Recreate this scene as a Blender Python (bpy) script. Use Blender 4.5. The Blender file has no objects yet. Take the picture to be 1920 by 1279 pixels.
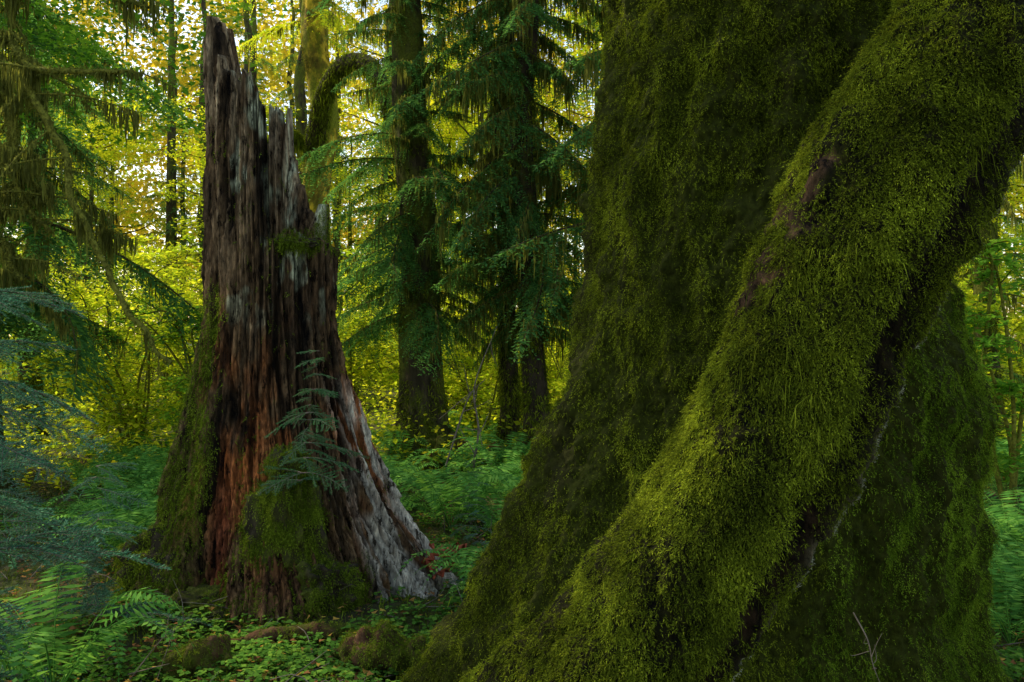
import bpy, math
import numpy as np
from mathutils import Vector
R = np.random.default_rng(11)
scene = bpy.context.scene
COL = scene.collection

# ------------------------------------------------------------ noise
def vnoise(P, seed=0):
    P = np.asarray(P, float)
    Pi = np.floor(P).astype(np.int64); f = P - Pi; f = f*f*(3-2*f)
    def h(a, b, c):
        n = (a*374761393 + b*668265263 + c*1274126177 + seed*974711) & 0xffffffff
        n = ((n ^ (n >> 13))*1103515245) & 0xffffffff
        n = ((n ^ (n >> 15))*668265263) & 0xffffffff
        n = n ^ (n >> 16)
        return n/2147483648.0 - 1
    x, y, z = Pi[..., 0], Pi[..., 1], Pi[..., 2]
    fx, fy, fz = f[..., 0], f[..., 1], f[..., 2]
    r = 0
    for dx in (0, 1):
        for dy in (0, 1):
            for dz in (0, 1):
                w = (fx if dx else 1-fx)*(fy if dy else 1-fy)*(fz if dz else 1-fz)
                r = r + w*h(x+dx, y+dy, z+dz)
    return r
def fbm(P, o=4, seed=0):
    P = np.asarray(P, float); s = 0; a = 1; t = 0
    for i in range(o):
        s = s + a*vnoise(P*(2.03**i)+i*17.3, seed+i); t += a; a *= .5
    return s/t
def unit(v): return v/np.maximum(np.linalg.norm(v, axis=-1, keepdims=True), 1e-9)
def ground_h(x, y):
    x = np.asarray(x, float); y = np.asarray(y, float)
    p = np.stack([x*.35, y*.35, x*0], -1)
    q = np.stack([x*2.1, y*2.1, x*0+5], -1)
    return .16*fbm(p, 3, 3) + .10*fbm(q, 3, 9) + np.clip(y-30, 0, 200)*.012

# ------------------------------------------------------------ mesh building
class MB:
    def __init__(s): s.v = []; s.q = []; s.t = []; s.n = 0
    def add(s, V, F):
        V = np.asarray(V, float).reshape(-1, 3); F = np.asarray(F)
        s.v.append(V); (s.q if F.shape[1] == 4 else s.t).append(F + s.n); s.n += len(V)
    def add2(s, V, Fs):
        V = np.asarray(V, float).reshape(-1, 3); s.v.append(V)
        for F in Fs: (s.q if F.shape[1] == 4 else s.t).append(F + s.n)
        s.n += len(V)
    def addmb(s, m, fn=None):
        if not m.v: return
        V = np.concatenate(m.v)
        if fn is not None: V = fn(V)
        s.v.append(V)
        for F in m.q: s.q.append(F+s.n)
        for F in m.t: s.t.append(F+s.n)
        s.n += len(V)
    def mesh(s, name, mat, smooth=False, tint=None):
        V = np.concatenate(s.v); me = bpy.data.meshes.new(name)
        idx = []; st = []; c = 0
        if s.q:
            Q = np.concatenate(s.q); idx.append(Q.ravel()); st.append(np.arange(len(Q))*4); c = len(Q)*4
        if s.t:
            T = np.concatenate(s.t); idx.append(T.ravel()); st.append(c+np.arange(len(T))*3)
        idx = np.concatenate(idx).astype(np.int32); st = np.concatenate(st).astype(np.int32)
        me.vertices.add(len(V)); me.vertices.foreach_set("co", V.astype(np.float32).ravel())
        me.loops.add(len(idx)); me.loops.foreach_set("vertex_index", idx)
        me.polygons.add(len(st)); me.polygons.foreach_set("loop_start", st)
        if smooth: me.polygons.foreach_set("use_smooth", np.ones(len(st), bool))
        if tint is not None:
            a = me.attributes.new("tint", 'FLOAT_COLOR', 'POINT')
            a.data.foreach_set("color", np.concatenate([tint, np.ones((len(tint), 1))], 1).astype(np.float32).ravel())
        me.update(calc_edges=True)
        me.materials.append(mat)
        return me

def ob(name, me, parent=None, **kw):
    o = bpy.data.objects.new(name, me); COL.objects.link(o)
    if parent is not None: o.parent = parent
    for k, v in kw.items(): o[k] = v
    return o
def thing(name, label, cat, loc=(0, 0, 0), group=None):
    o = bpy.data.objects.new(name, None); COL.objects.link(o)
    o.empty_display_size = .3; o.location = loc
    o["label"] = label; o["category"] = cat
    if group: o["group"] = group
    return o
def copy_thing(o, loc, rz, sc=1, label=None):
    c = o.copy(); COL.objects.link(c); c.location = loc; c.rotation_euler = (0, 0, rz); c.scale = (sc, sc, sc)
    if label: c["label"] = label
    for ch in o.children:
        d = ch.copy(); COL.objects.link(d); d.parent = c
    return c

def grid(P, wrap=True):
    nz, nt = P.shape[:2]
    i = np.arange(nz-1)[:, None]; j = np.arange(nt if wrap else nt-1)[None, :]
    j2 = (j+1) % nt
    F = np.stack([i*nt+j, i*nt+j2, (i+1)*nt+j2, (i+1)*nt+j], -1).reshape(-1, 4)
    return P.reshape(-1, 3), F
def catmull(pts, n):
    p = np.asarray(pts, float); p = np.vstack([2*p[0]-p[1], p, 2*p[-1]-p[-2]])
    m = len(p)-3; t = np.linspace(0, m-1e-6, n); k = t.astype(int); u = (t-k)[:, None]
    a, b, c, d = p[k], p[k+1], p[k+2], p[k+3]
    return .5*((2*b)+(-a+c)*u+(2*a-5*b+4*c-d)*u**2+(-a+3*b-3*c+d)*u**3)
def frames(C):
    T = unit(np.gradient(C, axis=0)); a = np.zeros_like(T)
    ref = np.array([0, 1., 0]) if abs(T[0, 1]) < .9 else np.array([1., 0, 0])
    cur = ref
    for i in range(len(T)):
        cur = cur - T[i]*np.dot(cur, T[i]); cur = cur/np.linalg.norm(cur); a[i] = cur
    return T, a, np.cross(T, a)
def tube(C, r, ns=6):
    C = np.asarray(C, float); T, a, b = frames(C)
    th = np.linspace(0, 2*np.pi, ns, endpoint=False)
    r = np.broadcast_to(np.asarray(r, float), (len(C),))
    P = C[:, None]+(a[:, None]*np.cos(th)[None, :, None]+b[:, None]*np.sin(th)[None, :, None])*r[:, None, None]
    return grid(P)
def sample(V, F, n, wf=None):
    a, b, c, d = V[F[:, 0]], V[F[:, 1]], V[F[:, 2]], V[F[:, 3]]
    N = np.cross(c-a, d-b); A = np.linalg.norm(N, axis=1)+1e-12; N = N/A[:, None]
    w = A.copy()
    if wf is not None: w = w*np.maximum(wf((a+c)/2, N), 0)
    w = w/w.sum(); k = R.choice(len(F), n, p=w)
    u = R.random((n, 1)); v = R.random((n, 1))
    P = (a[k]*(1-u)+b[k]*u)*(1-v)+(d[k]*(1-u)+c[k]*u)*v
    return P, N[k]
def diamonds(C, D, S, L, W):
    L = np.broadcast_to(L, (len(C),))[:, None]; W = np.broadcast_to(W, (len(C),))[:, None]
    V = np.stack([C, C+D*L*.45+S*W, C+D*L, C+D*L*.45-S*W], 1).reshape(-1, 3)
    return V, np.arange(len(C)*4).reshape(-1, 4)
def rdirs(n, zs=1.0):
    v = R.normal(size=(n, 3)); v[:, 2] *= zs; return unit(v)
def leaves(mb, C, size, tilt=.35, lobes=1):
    n = len(C); D = rdirs(n, tilt); U = unit(np.array([0, 0, 1.])+R.normal(size=(n, 3))*tilt)
    S = unit(np.cross(U, D)); s = size*(.6+.7*R.random(n))
    if lobes == 1:
        V, F = diamonds(C, D, S, s, s*.36); mb.add(V, F)
    else:
        Ls = s[:, None]
        V = np.stack([C, C+D*Ls*.1+S*Ls*.5, C+D*Ls*.35+S*Ls*.22, C+D*Ls*.8, C+D*Ls*.35-S*Ls*.22, C+D*Ls*.1-S*Ls*.5], 1).reshape(-1, 3)
        b = (np.arange(n)*6)[:, None]
        mb.add2(V, [np.concatenate([b+[0, 1, 2, 3], b+[0, 3, 4, 5]])])
G = np.array([0, 0, -1.])
def moss_strands(mb, P, N, length, width, out=.5, jit=.4):
    n = len(P); L = (length*(.35+.9*R.random(n)))[:, None]
    S = unit(np.cross(N, G)+R.normal(size=(n, 3))*.5); j = R.normal(size=(n, 3))*jit
    w = (width*(.6+.8*R.random(n)))[:, None]
    P0 = P-N*.004
    p1 = P0+(N*out+G*.35+j)*L*.5
    p2 = p1+(N*out*.15+G+j*.6)*L*.55
    V = np.stack([P0-S*w*.6, P0+S*w*.6, p1+S*w, p1-S*w, p2], 1).reshape(-1, 3)
    b = (np.arange(n)*5)[:, None]
    mb.add2(V, [b+[0, 1, 2, 3], b+[3, 2, 4]])
def fronds(mb, P, N, length, out=.8, k=7, lw=.0035, ll=.011, jit=.35, grav=.7):
    # small feathery moss fronds: alternating leaflets along a drooping midrib
    n = len(P); L = (length*(.5+.8*R.random(n)))[:, None]
    j = R.normal(size=(n, 3))*jit
    d0 = N*out+G*.35+j; S = unit(np.cross(d0, N+R.normal(size=(n, 3))*.6))
    for q in range(k):
        t = (q+.3)/k; B = P-N*.003+d0*L*t+G*L*grav*t*t; d = unit(d0+G*2*grav*t)
        sg = 1 if q % 2 else -1
        l_ = unit(S*sg+d*.8+R.normal(size=(n, 3))*.3)*(ll*(1.15-.55*t)*(.7+.6*R.random((n, 1))))
        if q == k-1: l_ = d*ll
        V = np.stack([B-d*lw*.5, B+d*lw*.5, B+l_], 1).reshape(-1, 3)
        if q == k-1: V = np.stack([B-S*lw*.5, B+S*lw*.5, B+l_], 1).reshape(-1, 3)
        mb.add(V, np.arange(n*3).reshape(-1, 3))
def hang(mb, P, L, w):
    n = len(P); L = (L*(.3+.9*R.random(n)))[:, None]; w = (w*(.6+.8*R.random(n)))[:, None]
    S = rdirs(n, .05); j = R.normal(size=(n, 3))*.12
    p1 = P+(G+j)*L*.5; p2 = p1+(G-j*.6)*L*.5
    V = np.stack([P-S*w*.7, P+S*w*.7, p1+S*w, p1-S*w, p2], 1).reshape(-1, 3)
    b = (np.arange(n)*5)[:, None]
    mb.add2(V, [b+[0, 1, 2, 3], b+[3, 2, 4]])

# ------------------------------------------------------------ materials
def newmat(name):
    m = bpy.data.materials.new(name); m.use_nodes = True
    nt = m.node_tree; nt.nodes.clear()
    out = nt.nodes.new("ShaderNodeOutputMaterial")
    return m, nt, out
def ramp(nt, fac, stops):
    r = nt.nodes.new("ShaderNodeValToRGB"); e = r.color_ramp.elements
    while len(e) < len(stops): e.new(.5)
    for k, (p, c) in enumerate(stops):
        e[k].position = p; e[k].color = (*c, 1)
    nt.links.new(fac, r.inputs[0]); return r.outputs[0]
def noise(nt, scale, sc3=(1, 1, 1), detail=4, rough=.6):
    tc = nt.nodes.new("ShaderNodeTexCoord"); mp = nt.nodes.new("ShaderNodeMapping")
    mp.inputs["Scale"].default_value = sc3
    nt.links.new(tc.outputs["Object"], mp.inputs[0])
    n = nt.nodes.new("ShaderNodeTexNoise"); n.inputs["Scale"].default_value = scale
    n.inputs["Detail"].default_value = detail; n.inputs["Roughness"].default_value = rough
    nt.links.new(mp.outputs[0], n.inputs["Vector"]); return n.outputs["Fac"]
def mixc(nt, f, a, b, mode='MIX'):
    m = nt.nodes.new("ShaderNodeMix"); m.data_type = 'RGBA'; m.blend_type = mode
    for s, v in ((m.inputs[0], f), (m.inputs[6], a), (m.inputs[7], b)):
        if isinstance(v, (int, float)): s.default_value = v
        elif isinstance(v, tuple): s.default_value = (*v, 1)
        else: nt.links.new(v, s)
    return m.outputs[2]
def leafmat(name, stops, trans=.45, tcol=1.6, patch=.35, pscale=1.2):
    m, nt, out = newmat(name)
    g = nt.nodes.new("ShaderNodeNewGeometry"); n = noise(nt, pscale, detail=2)
    a = nt.nodes.new("ShaderNodeMath"); a.operation = 'MULTIPLY_ADD'
    nt.links.new(g.outputs["Random Per Island"], a.inputs[0]); a.inputs[1].default_value = 1-patch
    b = nt.nodes.new("ShaderNodeMath"); b.operation = 'MULTIPLY'; b.inputs[1].default_value = patch
    nt.links.new(n, b.inputs[0]); nt.links.new(b.outputs[0], a.inputs[2])
    c = ramp(nt, a.outputs[0], stops)
    p = nt.nodes.new("ShaderNodeBsdfDiffuse"); nt.links.new(c, p.inputs[0])
    t = nt.nodes.new("ShaderNodeBsdfTranslucent")
    tc = mixc(nt, 1.0, c, (tcol, tcol, tcol*.7), 'MULTIPLY')
    nt.links.new(tc, t.inputs[0])
    mx = nt.nodes.new("ShaderNodeMixShader"); mx.inputs[0].default_value = trans
    nt.links.new(p.outputs[0], mx.inputs[1]); nt.links.new(t.outputs[0], mx.inputs[2])
    nt.links.new(mx.outputs[0], out.inputs[0]); return m
def solid(name, stops, scale=6, sc3=(1, 1, 1), bump=.5, bd=.02, rough=.9, mossc=None, mossamt=.5, bscale=None, tint=False, crack=None):
    m, nt, out = newmat(name)
    n = noise(nt, scale, sc3, 6, .65); c = ramp(nt, n, stops)
    if tint:
        at = nt.nodes.new("ShaderNodeAttribute"); at.attribute_name = "tint"
        c = mixc(nt, 1.0, at.outputs["Color"], c, 'MULTIPLY')
    if crack:
        nn = noise(nt, crack[0], crack[1], 6, .75)
        ck = ramp(nt, nn, [(.40, (.08, .07, .06)), (.46, (.8, .8, .8)), (.55, (1, 1, 1)), (.7, (1.6, 1.5, 1.4))])
        c = mixc(nt, 1.0, c, ck, 'MULTIPLY')
    if mossc:
        n2 = noise(nt, 1.7, (1, 1, .5), 5, .7)
        f = ramp(nt, n2, [(mossamt-.06, (0, 0, 0)), (mossamt+.06, (1, 1, 1))])
        n3 = noise(nt, 30, (1, 1, 1), 3)
        mc = ramp(nt, n3, [(.3, tuple(v*.4 for v in mossc)), (.7, mossc)])
        c = mixc(nt, f, c, mc)
    p = nt.nodes.new("ShaderNodeBsdfPrincipled"); p.inputs["Roughness"].default_value = rough
    p.inputs["Specular IOR Level"].default_value = .12
    nt.links.new(c, p.inputs["Base Color"])
    bm = nt.nodes.new("ShaderNodeBump"); bm.inputs["Strength"].default_value = bump; bm.inputs["Distance"].default_value = bd
    nb = noise(nt, bscale or scale*2, sc3, 8, .7)
    nt.links.new(nb, bm.inputs["Height"]); nrm = bm.outputs[0]
    if crack:
        b2 = nt.nodes.new("ShaderNodeBump"); b2.inputs["Strength"].default_value = 1; b2.inputs["Distance"].default_value = bd*.8
        nt.links.new(nn, b2.inputs["Height"]); nt.links.new(nrm, b2.inputs["Normal"]); nrm = b2.outputs[0]
    nt.links.new(nrm, p.inputs["Normal"])
    nt.links.new(p.outputs[0], out.inputs[0]); return m

M_moss = leafmat("moss_fronds", [(.2, (.016, .024, .004)), (.42, (.070, .092, .009)), (.62, (.18, .225, .016)), (.85, (.44, .53, .035))], .3, 1.5, .66, 4.5)
M_moss_d = leafmat("deep_green_moss_fronds", [(.2, (.018, .034, .005)), (.42, (.068, .118, .010)), (.62, (.18, .28, .020)), (.88, (.42, .58, .05))], .3, 1.5, .66, 4.5)
M_moss_g = leafmat("green_moss_fronds", [(.15, (.024, .038, .005)), (.5, (.11, .16, .013)), (.9, (.34, .44, .04))], .3, 1.4, .65, 4)
M_hang = leafmat("hanging_moss", [(0, (.05, .055, .015)), (.5, (.12, .13, .03)), (1, (.28, .29, .06))], .5, 1.6, .4, 1.0)
M_hemlock = leafmat("hemlock_needles", [(0, (.025, .065, .025)), (.5, (.06, .16, .045)), (1, (.17, .33, .07))], .45, 1.8, .4, .9)
M_spruce = leafmat("spruce_needles", [(0, (.012, .050, .030)), (.5, (.055, .17, .10)), (1, (.22, .44, .26))], .15, 1.3, .3, 4)
M_yew = leafmat("sapling_needles", [(0, (.02, .075, .03)), (.5, (.055, .18, .07)), (1, (.18, .38, .14))], .2, 1.3, .3, 3)
M_maple = leafmat("vine_maple_leaves", [(0, (.10, .20, .015)), (.35, (.28, .40, .02)), (.6, (.54, .56, .03)), (.85, (.78, .64, .03)), (1, (.75, .42, .03))], .58, 1.45, .65, .3)
M_mapleg = leafmat("green_maple_leaves", [(0, (.05, .13, .02)), (.5, (.14, .32, .03)), (1, (.38, .54, .05))], .5, 1.6, .4, .6)
M_farleaf = leafmat("far_leaves", [(0, (.12, .15, .02)), (.4, (.42, .40, .04)), (.7, (.80, .60, .06)), (1, (.85, .64, .08))], .58, 1.4, .75, .10)
M_fern = leafmat("fern_fronds", [(0, (.03, .09, .02)), (.5, (.10, .28, .05)), (1, (.32, .58, .10))], .35, 1.5, .3, 1)
M_cover = leafmat("oxalis_leaves", [(0, (.03, .09, .018)), (.5, (.09, .22, .03)), (1, (.30, .48, .06))], .3, 1.4, .5, 1.3)
M_litter = leafmat("fallen_leaves", [(0, (.08, .04, .02)), (.5, (.26, .13, .05)), (.8, (.5, .30, .06)), (1, (.6, .5, .07))], .2, 1.2, .2, 1)
M_bark = solid("dark_bark", [(.3, (.014, .011, .008)), (.6, (.06, .044, .03)), (.8, (.13, .10, .07))], 9, (1, 1, .22), .9, .03, .9, (.11, .12, .016), .56)
M_barkmoss = solid("mossy_bark", [(.3, (.016, .013, .008)), (.6, (.06, .048, .028)), (.8, (.12, .095, .05))], 9, (1, 1, .25), .9, .03, .9, (.13, .15, .02), .50)
M_sunpaintbark = solid("sun_painted_mossy_bark", [(.3, (.03, .025, .008)), (.48, (.20, .15, .02)), (.60, (.72, .48, .04)), (.8, (.85, .64, .06))], 5, (1, 1, .6), 1, .06, .9, (.26, .28, .02), .50)  # bright gold stops paint sun patches onto the brown mossy bark
M_bigbark = solid("bark_under_moss", [(.3, (.012, .013, .003)), (.55, (.034, .036, .006)), (.8, (.07, .062, .015))], 26, (1, 1, .7), 1, .03, .9, (.055, .068, .006), .42, bscale=60)
M_leanbark = solid("furrowed_brown_bark", [(.3, (.12, .10, .08)), (.55, (.6, .55, .5)), (.8, (1.7, 1.5, 1.4))], 18, (1, 1, .5), 1, .03, .9, tint=True, crack=(26, (1, 1, .5)))
M_rot = solid("rotten_log_wood", [(.3, (.03, .015, .008)), (.55, (.12, .06, .03)), (.8, (.28, .17, .10))], 14, (1, 1, 1), 1, .03, .9, (.10, .12, .015), .5)
M_ridge = solid("pale_bark_edge", [(.3, (.12, .12, .08)), (.6, (.34, .34, .24)), (.8, (.6, .6, .45))], 30, (1, 1, 1), .6, .01)
M_stump = solid("weathered_wood", [(.3, (.3, .26, .22)), (.5, (1.0, .93, .84)), (.75, (2.4, 2.25, 2.05))], 34, (1, 1, .26), 1, .03, .85, tint=True, bscale=70, crack=(18, (1, 1, .30)))
M_ground = solid("forest_floor", [(.3, (.018, .016, .010)), (.5, (.045, .045, .018)), (.65, (.10, .10, .03)), (.8, (.15, .09, .045))], 2.2, (1, 1, 1), .8, .05, .95, (.06, .09, .015), .52)
M_twig = solid("bare_twig_bark", [(.3, (.07, .055, .04)), (.7, (.26, .22, .18))], 20, (1, 1, 1), .3, .005)
M_mosstwig = solid("moss_wrapped_branch", [(.3, (.05, .05, .01)), (.7, (.27, .27, .035))], 25, (1, 1, 1), .8, .01)
M_fungus = solid("red_brown_fungus", [(.3, (.14, .03, .015)), (.6, (.40, .10, .045)), (.8, (.55, .25, .12))], 14, (1, 1, 1), .6, .01, .6)

# ------------------------------------------------------------ world, sun, camera
W = bpy.data.worlds.new("World"); scene.world = W; W.use_nodes = True
nt = W.node_tree; bg = nt.nodes["Background"]
sky = nt.nodes.new("ShaderNodeTexSky"); sky.sky_type = 'NISHITA'; sky.sun_disc = False
SUN_EL, SUN_AZ = math.radians(46), math.radians(-60)
sky.sun_elevation = SUN_EL; sky.sun_rotation = SUN_AZ
wc = mixc(nt, 1.0, sky.outputs[0], (1.0, .87, .70), 'MULTIPLY')
nt.links.new(wc, bg.inputs[0]); bg.inputs[1].default_value = .42
sl = bpy.data.lights.new("sun", 'SUN'); sl.energy = 5; sl.angle = math.radians(.5); sl.color = (1, .86, .58)
so = bpy.data.objects.new("sun", sl); COL.objects.link(so)
sd = Vector((math.sin(SUN_AZ)*math.cos(SUN_EL), math.cos(SUN_AZ)*math.cos(SUN_EL), math.sin(SUN_EL)))
so.rotation_euler = (-sd).to_track_quat('-Z', 'Y').to_euler(); so.location = (0, 0, 30)
cd = bpy.data.cameras.new("camera"); cam = bpy.data.objects.new("camera", cd); COL.objects.link(cam)
cam.location = (0, 0, 2); cam.rotation_euler = (math.radians(90), 0, 0)
cd.lens = 30; cd.sensor_width = 36; cd.clip_end = 1500; scene.camera = cam
scene.view_settings.view_transform = 'Standard'; scene.view_settings.look = 'None'; scene.view_settings.exposure = 0

# ------------------------------------------------------------ ground
u = np.linspace(-1, 1, 420); gx = 250*np.sign(u)*np.abs(u)**2.6
X, Y = np.meshgrid(gx, gx+8)
Z = ground_h(X, Y)
mb = MB(); mb.add(*grid(np.stack([X, Y, Z], -1), False))
g = ob("ground", mb.mesh("ground", M_ground, True)); g["kind"] = "structure"; g["label"] = "mossy uneven forest floor with leaf litter"; g["category"] = "ground"

# ------------------------------------------------------------ big mossy tree
def profile_trunk(zk, xk, rk, cy, yf, zr, nt_, flute, seed):
    z = zr[:, None]; nz = len(zr); th = np.linspace(0, 2*np.pi, nt_, endpoint=False)[None]
    cx = np.interp(z, zk, xk); r = np.interp(z, zk, rk); y_f = np.interp(z, zk, yf)
    c, s = np.cos(th), np.sin(th)
    Q = np.stack([np.broadcast_to(c*1.6, (nz, nt_)), np.broadcast_to(s*1.6, (nz, nt_)), np.broadcast_to(z*.35, (nz, nt_))], -1)
    fl = fbm(Q, 2, seed)*np.interp(z, zk, flute)
    rr = r*(1+fl)
    P = np.stack([cx+rr*c, cy+rr*s*y_f, z+0*c], -1)
    d = fbm(P*[4, 4, 1.8], 3, seed+5)*.08-np.abs(vnoise(P*[6, 6, 2.2], seed+3))*.08+fbm(P*[13, 13, 8], 3, seed+8)*.065+fbm(P*[32, 32, 20], 2, seed+9)*.026
    P = P+np.stack([c+0*z, s+0*z, 0*c+0*z], -1)*d[..., None]
    return P
zk = [-.4, .16, .6, 1.1, 1.6, 2.1, 2.7, 3.3, 3.9, 6, 10]
P = profile_trunk(zk, [1.04, 1.11, 1.23, 1.34, 1.43, 1.38, 1.37, 1.37, 1.38, 1.4, 1.5],
                  [1.8, 1.58, 1.38, 1.26, 1.14, .99, .90, .85, .80, .68, .5], 4.70,
                  [.48, .48, .50, .56, .66, .78, .88, .95, 1, 1, 1], np.concatenate([np.linspace(-.4, 4.2, 520), np.linspace(4.25, 10, 60)]), 640, [.24, .22, .2, .18, .15, .11, .09, .08, .07, .06, .05], 21)
big = thing("mossy_tree", "huge old maple with flared trunk wrapped in thick green moss", "tree", (1.1, 4.6, 0))
def rel(o, base): o.location = (-base[0], -base[1], -base[2]); return o
BB = (1.1, 4.6, 0)
bV, bF = grid(P); mb = MB(); mb.add(bV, bF)
rel(ob("trunk", mb.mesh("mossy_tree_trunk", M_bigbark, True), big), BB)
def wbig(C, N):
    d = fbm(C*[6, 6, 3], 3, 77)
    w = np.clip(.95+d*2.4, .16, 2)
    return w*(N[:, 1] < .35)*(C[:, 2] < 4.5)*(C[:, 2] > -.1)
Pm, Nm = sample(bV, bF, 150000, wbig)
mb, mg = MB(), MB()
lf = np.clip(.022+.022*fbm(Pm*[6, 6, 4], 2, 5), .010, .045)
gsel = (Pm[:, 0]+.5*fbm(Pm*2, 2, 3) > 1.5) & (Pm[:, 2] < 2.4)
fronds(mb, Pm[~gsel], Nm[~gsel], lf[~gsel], .9, 5, .0050, .0125, .5, .6)
fronds(mg, Pm[gsel], Nm[gsel], lf[gsel], .9, 5, .0050, .0125, .5, .6)
Pm, Nm = sample(bV, bF, 6000, lambda c, n: wbig(c, n)*np.clip(fbm(c*[4, 4, 2], 2, 14)*3, 0, 1))
moss_strands(mb, Pm, Nm, .08, .0015, .4, .3)
rel(ob("moss", mb.mesh("mossy_tree_moss", M_moss, False), big), BB)
o = rel(ob("moss", mg.mesh("mossy_tree_green_moss", M_moss_d, False), big), BB); o["label"] = "deep green moss on the root flare"

# ------------------------------------------------------------ leaning trunk
cp = [(-.27, 3.40, -.3), (.03, 3.15, .30), (.25, 3.0, .68), (.46, 2.92, 1.0), (.72, 2.86, 1.43), (.90, 2.86, 1.78), (1.15, 2.86, 2.32), (1.39, 2.9, 2.72), (1.68, 2.98, 3.13), (2.12, 3.15, 3.86), (2.8, 3.5, 5.0), (3.2, 3.8, 6.8)]
rk = [.60, .43, .33, .285, .265, .27, .29, .285, .275, .27, .25, .2]
nL, nT = 640, 360
C = catmull(cp, nL); rr = np.interp(np.linspace(0, 1, nL), np.linspace(0, 1, len(rk)), rk)
T, a, b = frames(C); th = np.linspace(0, 2*np.pi, nT, endpoint=False)
tw = np.linspace(0, 1, nL)[:, None]*2.0+th[None]
s_ = np.linspace(0, 6, nL)[:, None]
fl = fbm(np.stack([np.cos(tw)*1.8, np.sin(tw)*1.8, s_*.35+0*tw], -1), 2, 31)*.12
dirv = a[:, None]*np.cos(th)[None, :, None]+b[:, None]*np.sin(th)[None, :, None]
P = C[:, None]+dirv*(rr[:, None]*(1+fl))[..., None]
P = P+dirv*(fbm(P*[4, 4, 3], 2, 41)*.022+fbm(P*[14, 14, 10], 3, 43)*.034+fbm(P*[34, 34, 24], 2, 45)*.018)[..., None]
dr = unit(np.cross(T, np.array([0, 1., 0]))); dr = dr*np.sign(dr[:, :1]+1e-6)
thc = np.einsum('ijk,ik->ij', dirv, unit(dr+np.array([0, -.35, 0])))
ext = np.exp(-((np.arccos(np.clip(thc, -1, 1)))/.10)**2)
fade = np.interp(np.linspace(0, 1, nL), [0, .1, .18, .8, .9, 1], [0, 0, 1, 1, 0, 0])[:, None]
wavy = 1+.35*fbm(C*6, 2, 9)[:, None]
P = P+dr[:, None]*(ext*fade*.035*wavy)[..., None]
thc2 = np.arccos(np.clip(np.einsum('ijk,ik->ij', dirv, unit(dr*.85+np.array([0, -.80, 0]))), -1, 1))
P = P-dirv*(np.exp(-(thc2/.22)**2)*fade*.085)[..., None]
lV, lF = grid(P); LB = (-.1, 3.4, 0)
lean = thing("leaning_tree", "thick leaning trunk twisted and coated in shaggy moss", "tree", LB)
def seg(Cc, p0, p1):
    p0 = np.array(p0); p1 = np.array(p1); q = Cc[:, [0, 2]]; d = p1-p0; t = np.clip(((q-p0)@d)/(d@d), 0, 1)
    return np.linalg.norm(q-p0-t[:, None]*d, axis=1)
def bare_f(Cc):
    n1 = fbm(Cc*14, 4, 5)*.11
    return np.clip(1.05-(seg(Cc, (.76, 2.14), (.98, 2.54))+n1)/.045, 0, 1)+np.clip(1.1-(seg(Cc, (.02, .55), (.15, .85))+n1)/.04, 0, 1)
def dark_f(Cc):
    n1 = fbm(Cc*7, 3, 15)*.08
    return np.clip(1.2-(seg(Cc, (.78, 1.12), (.95, 1.40))+n1)/.09, 0, 1)+.7*np.clip(1.2-(seg(Cc, (.60, .85), (.78, 1.12))+n1)/.06, 0, 1)
lcol = lambda A, B, f: A*(1-f[:, None])+np.asarray(B)*f[:, None]
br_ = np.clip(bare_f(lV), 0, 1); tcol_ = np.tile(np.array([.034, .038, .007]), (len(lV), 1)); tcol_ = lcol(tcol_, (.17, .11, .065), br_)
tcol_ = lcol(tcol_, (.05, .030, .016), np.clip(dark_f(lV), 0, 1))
tcol_ = lcol(tcol_, (.030, .020, .012), (np.exp(-(thc2/.3)**2)*fade).ravel())  # bare furrow bark tinted darker, painting in the shade of the crease
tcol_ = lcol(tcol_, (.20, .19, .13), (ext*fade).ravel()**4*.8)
mb = MB(); mb.add(lV, lF)
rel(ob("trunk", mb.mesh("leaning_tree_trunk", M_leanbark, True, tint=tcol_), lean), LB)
furrow = (np.exp(-(thc2/.24)**2)*fade).ravel(); fF = furrow[lF[:, 0]]
def wlean(Cc, N):
    d = fbm(Cc*[6, 6, 4], 3, 99)
    up = N[:, 2]*.62-N[:, 0]*.78
    w = np.clip(.95+d*2.2+.35*up, .14, 2)*np.clip((up+.72)*3.5, 0.02, 1)
    w = w*(1-.97*fF)
    return w*np.clip(1-.94*bare_f(Cc)-dark_f(Cc), .01, 1)*(N[:, 1] < .5)*(Cc[:, 2] < 4.0)*(Cc[:, 2] > 0)
Pm, Nm = sample(lV, lF, 118000, wlean)
mb = MB(); fronds(mb, Pm, Nm, np.clip(.020+.020*fbm(Pm*7, 2, 6), .009, .042), .88, 5, .0043, .0112, .5, .6)
Pm, Nm = sample(lV, lF, 5500, lambda c, n: wlean(c, n)*np.clip(fbm(c*4, 2, 12)*3, 0, 1))
moss_strands(mb, Pm, Nm, .11, .0012, .22, .25)
rel(ob("moss", mb.mesh("leaning_tree_moss", M_moss, False), lean), LB)
PP = P.reshape(nL, nT, 3); ii = np.argmax(np.einsum('ijk,ik->ij', PP-C[:, None], unit(dr+np.array([0, -.05, 0]))), 1)
Q = PP[np.arange(nL), ii]; ker = np.ones(5)/5
Q = np.stack([np.convolve(Q[:, k_], ker, 'same') for k_ in range(3)], 1)
Q = Q[int(nL*.16):int(nL*.82)]
k_ = R.integers(0, len(Q), 7500); k_ = k_[vnoise(Q[k_]*9, 5) > -.5]
Pm = Q[k_]+R.normal(size=(len(k_), 3))*.0032; mb = MB()
V, F = diamonds(Pm, rdirs(len(k_)), rdirs(len(k_)), .010, .0017); mb.add(V, F)
rel(ob("bark_rim", mb.mesh("leaning_tree_rim", M_ridge, False), lean), LB)

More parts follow.
